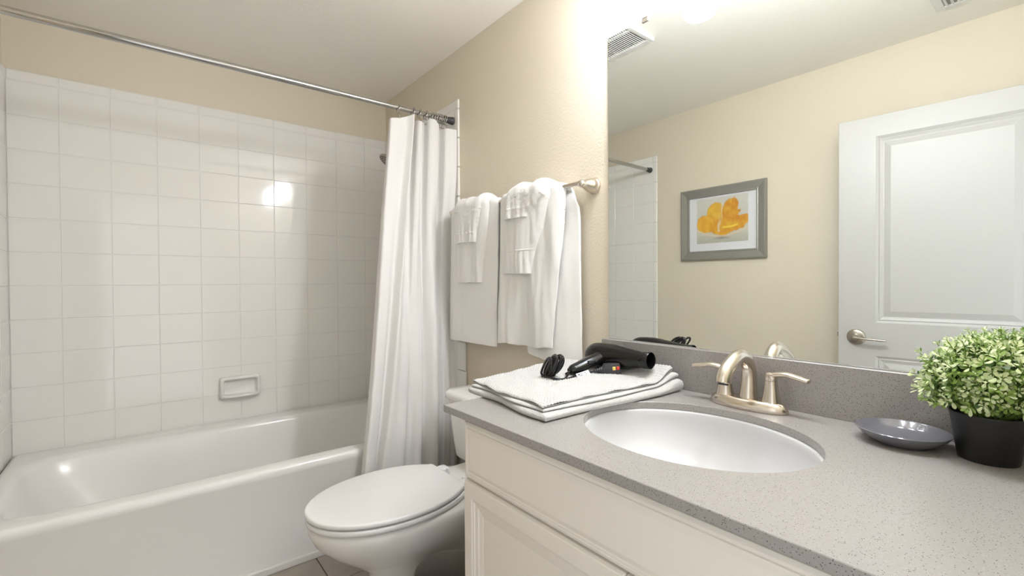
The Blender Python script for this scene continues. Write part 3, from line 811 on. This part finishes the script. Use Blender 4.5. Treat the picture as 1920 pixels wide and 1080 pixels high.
for k, (a, b3, l) in enumerate(((-.020, .004, .006), (-.009, .004, .010), (.010, .0045, .008), (-.012, -.001, .013), (.012, -.001, .006), (-.014, -.0055, .010), (.010, -.0055, .009))):
    parts.append(rot_box(lc + ex*a + ey2*b3 + (-ez2 if ez2[2] < 0 else ez2)*.0013, ex, ey2, ez2, l/2, .0008 if k else .0022, .0002, 0))
o = build('printed_lines', *join(parts), M['ink'], wl, smooth=False)
# plug with test and reset buttons
pe = np.array([.70, -.66, .12]); pe /= np.linalg.norm(pe); pn = np.cross([0, 0, 1], pe); pn /= np.linalg.norm(pn); pz = np.cross(pe, pn)
pc_ = np.array([-.170, -2.100, ZM+.020])
pg = build('plug', *rot_box(pc_, pe, pn, pz, .026, .0150, .019, .004, 2), M['plug'], hd, sharp=40)
build('strain_relief', *lathe([(.004, -.058), (.0055, -.052), (.0052, -.048), (.0075, -.046), (.0072, -.042), (.0100, -.040), (.0096, -.036), (.0125, -.034), (.0120, -.030), (.0150, -.028), (.0150, -.022)], pc_, pe, 20), M['plug'], hd, sharp=30)
nf_ = -pn if np.dot(-pn, np.array([-1, -1, 0])) > 0 else pn
for s, mm, nm in ((.006, 'yellow', 'test_button'), (.018, 'red', 'reset_button')):
    build(nm, *rot_box(pc_+pe*s+nf_*.0148+pz*.004, pe, pn, pz, .0046, .0022, .0055, .0008), M[mm], pg, smooth=False)

# ------------------------------------------------------------------ grey dish
o = build('shallow_dish', *lathe([(.001, .0), (.046, 0), (.049, .0015), (.062, .010), (.072, .019), (.0775, .0262), (.0785, .0278), (.0772, .0288), (.0748, .0272), (.066, .0175), (.052, .0095), (.030, .0065), (.001, .006)], (-.112, -2.807, CZ1), n=72, cap0=False, cap1=False), M['dish'], None, sharp=60)
tag(o, 'shallow slate grey dish on the worktop next to the black plant pot', 'dish')

# ------------------------------------------------------------------ potted plant
PX, PY = -.108, -2.931
pl = thing('potted_plant', (PX, PY, CZ1), 'bushy artificial plant with pale green leaves in a black pot', 'potted plant')
build('pot', *lathe([(.001, 0), (.040, 0), (.042, .002), (.0535, .083), (.0545, .086), (.0535, .088), (.0515, .086), (.049, .074), (.001, .072)], (PX, PY, CZ1), n=64, cap0=False, cap1=False), M['pot'], pl, sharp=50)
build('soil', *lathe([(.001, .083), (.030, .081), (.0495, .075)], (PX, PY, CZ1), n=32, cap0=False, cap1=False), M['soil'], pl)
def leaf(c, d, n, L, Wd, cup=.25):
    """oval leaf from point c along d with normal n"""
    d = d/np.linalg.norm(d); s = np.cross(d, n); s /= np.linalg.norm(s)+1e-9; n = np.cross(s, d)
    V = [c]; prof = ((.22, .30), (.45, .80), (.70, 1.0), (.90, .68), (1.0, 0))
    F = []
    for t, w in prof[:-1]:
        z = cup*(t*t)*L*.5
        V += [c+d*L*t+s*Wd*w*.5+n*(z+cup*Wd*.25*w), c+d*L*t+n*z, c+d*L*t-s*Wd*w*.5+n*(z+cup*Wd*.25*w)]
    V.append(c+d*L+n*cup*L*.5)
    F += [(0, 1, 2), (0, 2, 3)]
    for k in range(3):
        a = 1+3*k; F += [(a, a+3, a+4, a+1), (a+1, a+4, a+5, a+2)]
    a = 10; e = len(V)-1
    F += [(a, e, a+1), (a+1, e, a+2)]
    return np.array(V), F
def sprig(base, tip, dirn, size, pale, parent, rnd):
    parts = []; mi = []
    midp = (base+tip)/2 + np.array([0, 0, .012]) + rnd.normal(0, .004, 3)
    path = spline([base, midp, tip], 8)
    st = tube(path, [.0013]*6+[.0011, .0008], 4, cap=False); parts.append(st); mi += [1]*len(st[1])
    dn = dirn/np.linalg.norm(dirn)
    _, u, w = frame_of(dn)
    # whorls of leaves, small and pale at the tip, bigger and greener below
    for wi, (back, L, lift, cnt) in enumerate(((0.0, .60, .85, 4), (.007, .95, .45, 4), (.017, 1.1, .10, 4), (.030, .95, -.05, 3))):
        ph = rnd.uniform(0, 6.28)
        for k in range(cnt):
            a = ph + 2*PI*k/cnt + rnd.normal(0, .2)
            rad = math.cos(a)*u+math.sin(a)*w
            ld = rad + dn*(lift+rnd.normal(0, .15)); 
            c = tip - dn*back*(size/.016)
            Lf = size*L*rnd.uniform(.8, 1.15)
            lf = leaf(c + rad*.0012, ld, dn + .2*rnd.normal(0, 1, 3), Lf, Lf*rnd.uniform(.40, .58), rnd.uniform(.1, .45))
            parts.append(lf)
            r_ = rnd.random()
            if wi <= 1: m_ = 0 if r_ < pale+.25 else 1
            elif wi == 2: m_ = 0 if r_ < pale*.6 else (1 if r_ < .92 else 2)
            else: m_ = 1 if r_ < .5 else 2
            mi += [m_]*len(lf[1])
    V, F = join(parts)
    V[:, 0] = np.minimum(V[:, 0], -.0285 + .0*V[:, 0]) if tip[2] < .99 else np.minimum(V[:, 0], -.0075)
    V[:, 2] = np.maximum(V[:, 2], CZ1+.004)
    V[:, 1] = np.maximum(V[:, 1], YN+.006)
    return build('sprig', V, F, [M['leafp'], M['leafm'], M['leafd']], parent, mi=mi)
rnd = np.random.default_rng(21)
NSP = 240
gold = PI*(3-5**.5)
for k in range(NSP):
    zz = 1-(k+.5)/NSP*1.42
    rr = math.sqrt(max(0, 1-zz*zz)); a = k*gold
    dv = np.array([rr*math.cos(a), rr*math.sin(a), zz])
    sc = rnd.uniform(.74, 1.06) + (.10 if rnd.random() < .12 else 0)
    tip = np.array([PX, PY, .998]) + dv*np.array([.096, .101, .090])*sc
    if dv[2] < -.2 and dv[0] > .3: continue
    tip[0] = min(tip[0], -.040)
    base = np.array([PX, PY, CZ1+.080]) + np.array([dv[0], dv[1], 0])*.030
    dd = dv*np.array([1, 1, .9]) + np.array([0, 0, .30]) + rnd.normal(0, .12, 3)
    if tip[2] < .93:
        dd[2] -= .5
        h = np.hypot(tip[0]-PX, tip[1]-PY)
        if h < .062: tip[:2] = np.array([PX, PY]) + (tip[:2]-np.array([PX, PY]))*.062/max(h, 1e-4)
    sprig(base, tip, dd, rnd.uniform(.0100, .0155), rnd.choice([.15, .5, .85]), pl, rnd)
# inner greenery that closes the view to the stems
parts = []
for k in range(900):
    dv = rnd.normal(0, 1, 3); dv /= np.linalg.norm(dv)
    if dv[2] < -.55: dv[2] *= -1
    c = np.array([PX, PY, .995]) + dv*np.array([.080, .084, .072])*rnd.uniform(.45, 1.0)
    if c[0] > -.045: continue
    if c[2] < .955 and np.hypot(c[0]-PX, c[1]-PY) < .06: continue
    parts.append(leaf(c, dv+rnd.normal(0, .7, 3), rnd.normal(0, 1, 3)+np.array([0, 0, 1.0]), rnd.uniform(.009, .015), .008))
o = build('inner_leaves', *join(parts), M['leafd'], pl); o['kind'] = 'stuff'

# ------------------------------------------------------------------ framed print on the left wall (seen in the mirror)
pf = thing('framed_picture', (-W+.0, -1.462, 1.342), 'silver framed print of an orange flower reflected in the mirror', 'picture')
py0, py1, pz0, pz1 = -1.762, -1.165, 1.344, 1.850       # y0 = nearer the door
fw = .064
def rail(pts_o, pts_i):
    """mitred rail with a profile rising from the outer edge to a crest and sloping to the print"""
    prof = [(0, .002), (0, .022), (.06, .0275), (.16, .028), (.80, .019), (.86, .0215), (.96, .021), (1, .012), (1, .002)]
    rings_ = []
    for (o0, i0) in zip(pts_o, pts_i):
        o0 = np.array(o0); i0 = np.array(i0)
        rings_.append(np.array([(-W+d, *(o0+(i0-o0)*t)) for t, d in prof]))
    return loft(rings_, True, True)
oc = [(py0, pz0), (py1, pz0), (py1, pz1), (py0, pz1)]; ic = [(py0+fw, pz0+fw), (py1-fw, pz0+fw), (py1-fw, pz1-fw), (py0+fw, pz1-fw)]
for k in range(4):
    build('frame_rail', *rail([oc[k], oc[(k+1) % 4]], [ic[k], ic[(k+1) % 4]]), M['silver'], pf, smooth=False)
build('mat_board', *box(-W+.003, -W+.008, py0+fw-.004, py1-fw+.004, pz0+fw-.004, pz1-fw+.004), M['matboard'], pf, smooth=False)
# print: painted as vertex colours (flat artwork)
ga, gb_ = 110, 90
qa0, qa1, qz0, qz1 = -1.645, -1.284, 1.460, 1.775
petals = [(.40, .62, .19, .27, .25, (.70, .40, .05)), (.22, .44, .24, .21, -.35, (.70, .36, .04)), (.80, .40, .24, .15, .45, (.64, .28, .03)), (.67, .62, .17, .36, -.08, (.60, .25, .025)), (.50, .34, .26, .20, 0, (.66, .31, .03)), (.94, .50, .08, .07, .3, (.60, .24, .03))]
def blend(c, d, t): return np.array(c)*(1-t)+np.array(d)*t
cols = np.zeros((gb_, ga, 3)); P = np.zeros((gb_, ga, 3))
for j in range(gb_):
    for i in range(ga):
        s, t = i/(ga-1), j/(gb_-1)                     # s: 0 = as seen left in the mirror
        P[j, i] = (-W+.0088, qa1+(qa0-qa1)*s, qz0+(qz1-qz0)*t)
        n1 = noise.noise(Vector((s*4, t*4, 0))); n2 = noise.noise(Vector((s*11, t*9, 5))); n3 = noise.noise(Vector((s*26, t*7, 9)))
        c = blend((.55, .53, .45), (.62, .60, .54), t)
        if t < .18: c = blend((.46, .45, .38), c, t/.18*.6)
        cx_, base_z = .50, .15
        up_ = t - (base_z + .55*abs(s-cx_)**1.7)
        for ex_, ez_, ra_, rb2, an, pc3 in petals:
            dx_, dz_ = s-ex_+.035*n2, t-ez_+.04*n1
            ca3, sa3 = math.cos(an), math.sin(an)
            q = math.hypot((dx_*ca3+dz_*sa3)/ra_, (-dx_*sa3+dz_*ca3)/rb2) + .10*n2 + .07*n3
            msk = max(0, min(1, (1-q)/.10))*max(0, min(1, (up_+.02)/.025))
            og = blend(pc3, (.80, .50, .06), max(0, min(1, .35+n2*1.1+.5*n3))*.55)
            og = blend(og, (.52, .20, .02), max(0, min(1, (q-.78)*2.5))*.5)
            c = blend(c, og, msk)
        if .38 < s < .60 and .24 < t < .86: c = blend(c, (.76, .66, .50), max(0, min(1, .7-abs(s-.47-.12*(t-.5))*22+n3*1.3))*.85)
        if abs(t-(.33+.9*(s-.60)**2)) < .022 and .53 < s < .80: c = blend(c, (.86, .62, .06), .85)
        if abs(t-(base_z-.015+.55*abs(s-cx_)**1.7)) < .022: c = blend(c, (.74, .60, .40), .6)
        dk = max(0, 1-abs(s-cx_)/.20)*max(0, 1-abs(t-.105)/.05); c = blend(c, (.16, .15, .11), .75*dk)
        fade = max(0, min(1, min(s, 1-s, t, 1-t)/.03+.6+.8*n2)); c = blend((.74, .73, .74), c, min(1, fade))
        cols[j, i] = c
V, F = grid(P)
pm = bpy.data.materials.new('orange_flower_print'); pm.use_nodes = True
at = pm.node_tree.nodes.new('ShaderNodeVertexColor'); at.layer_name = 'paint'
pm.node_tree.links.new(at.outputs['Color'], pm.node_tree.nodes['Principled BSDF'].inputs['Base Color']); pm.node_tree.nodes['Principled BSDF'].inputs['Roughness'].default_value = .5
o = build('print', V, F, pm, pf, smooth=False)
ca_ = o.data.color_attributes.new('paint', 'FLOAT_COLOR', 'POINT')
ca_.data.foreach_set('color', np.c_[cols.reshape(-1, 3), np.ones(len(V))].astype(np.float32).ravel())

# ------------------------------------------------------------------ open room door (seen in the mirror)
hg = np.array([-1.662, -3.09]); fe = np.array([-1.595, -2.209]); dw = .884
dt = (fe-hg)/np.linalg.norm(fe-hg); dn_ = np.array([dt[1], -dt[0]])       # towards the room
if dn_[0] < 0: dn_ = -dn_
mpd = lambda a, z, d: (hg[0]+dt[0]*a+dn_[0]*d, hg[1]+dt[1]*a+dn_[1]*d, z)
door = bpy.data.objects.new('door_1', None); door.empty_display_size = .05; COL.objects.link(door); door.location = (hg[0], hg[1], 0); door['kind'] = 'structure'
tag(door, 'open white two-panel room door reflected in the mirror')
dp = [(.012, -.007), (.016, -.0045), (.030, -.009), (.034, -.009), (.060, -.0015)]
build('slab', *panelled(.003, dw, .012, 2.03, [(.187, .727, .976, 1.926), (.187, .727, .20, .806)], dp, [(.0, -.001), (.001, 0)], .038, mpd), M['door'], door, smooth=False)
lx, lz = .806, .898
hn = build('rosette', *lathe([(.041, 0), (.041, .005), (.037, .010), (.026, .0125), (.020, .014), (.016, .030), (.0155, .040), (.001, .042)], mpd(lx, lz, 0), (dn_[0], dn_[1], 0), 36), M['nickel_dark'], door, sharp=40)
lp = spline([mpd(lx+.006, lz-.002, .040), mpd(lx-.03, lz-.004, .046), mpd(lx-.075, lz-.006, .047), mpd(lx-.130, lz-.008, .044)], 18)
build('lever', *tube(lp, np.interp(np.linspace(0, 1, 18), [0, .15, .9, 1], [.011, .010, .0085, .007]), 14, flat=.65), M['nickel_dark'], door, sharp=60)
build('lock_button', *lathe([(.005, 0), (.0045, .004), (.001, .005)], mpd(lx+.004, lz, .0415), (dn_[0], dn_[1], 0), 12), M['chrome'], door, sharp=40)
v, f_ = box(0, .009, -.010, .010, -.012, .012, .001)
build('latch_bolt', np.array([mpd(dw+q[0], .906+q[2], -.019+q[1]*.5) for q in v]), f_, M['nickel_dark'], door, smooth=False)
for z in (.22, 1.02, 1.82):
    build('hinge', *lathe([(.007, 0), (.007, .09)], (*mpd(-.006, 0, .002)[:2], z-.045), n=12), M['nickel'], door, sharp=40)

# ------------------------------------------------------------------ ceiling vents (seen in the mirror)
ef = thing('exhaust_fan_grille', (-.56, -1.52, H), 'white louvred exhaust fan grille on the ceiling above the toilet', 'vent')
ex0, ex1, ey0, ey1 = -.735, -.390, -1.658, -1.365
build('frame', *join([box(ex0, ex1, ey0, ey0+.022, H-.020, H, .003), box(ex0, ex1, ey1-.022, ey1, H-.020, H, .003), box(ex0, ex0+.035, ey0+.022, ey1-.022, H-.020, H, .003), box(ex1-.035, ex1, ey0+.022, ey1-.022, H-.020, H, .003), box(-.570, -.552, ey0+.022, ey1-.022, H-.018, H, .002)]), M['vent'], ef, smooth=False)
build('duct_shade_sheet', *box(ex0+.03, ex1-.03, ey0+.02, ey1-.02, H-.004, H-.001), M['ventdark'], ef, smooth=False)  # darker sheet standing in for the shade inside the duct
ns = 20
for k in range(ns):
    y = ey0+.030+(ey1-ey0-.060)*k/(ns-1)
    v, f_ = box(ex0+.034, ex1-.034, -.0048, .0048, -.0013, .0013)
    ca2, sa2 = math.cos(.6), math.sin(.6)
    build('louver', np.c_[v[:, 0], y+v[:, 1]*ca2-v[:, 2]*sa2, H-.013+v[:, 1]*sa2+v[:, 2]*ca2], f_, M['vent'], ef, smooth=False)
rg = thing('air_register', (-1.49, -2.79, H), 'white metal air supply register on the ceiling near the room door', 'vent')
rx0, rx1, ry0, ry1 = -1.572, -1.395, -2.985, -2.600
build('frame', *join([box(rx0, rx1, ry0, ry0+.03, H-.008, H, .002), box(rx0, rx1, ry1-.03, ry1, H-.008, H, .002), box(rx0, rx0+.03, ry0+.03, ry1-.03, H-.008, H, .002), box(rx1-.03, rx1, ry0+.03, ry1-.03, H-.008, H, .002)]), M['vent'], rg, smooth=False)
build('duct_shade_sheet', *box(rx0+.025, rx1-.025, ry0+.025, ry1-.025, H-.003, H-.0005), M['ventdark'], rg, smooth=False)  # painted shade again: flat darker sheet behind the register louvers
for k in range(16):
    y = ry0+.04+(ry1-ry0-.08)*k/15
    v, f_ = box(rx0+.03, rx1-.03, -.007, .007, -.0008, .0008)
    ca2, sa2 = math.cos(.7), math.sin(.7)
    build('louver', np.c_[v[:, 0], y+v[:, 1]*ca2-v[:, 2]*sa2, H-.008+v[:, 1]*sa2+v[:, 2]*ca2], f_, M['vent'], rg, smooth=False)
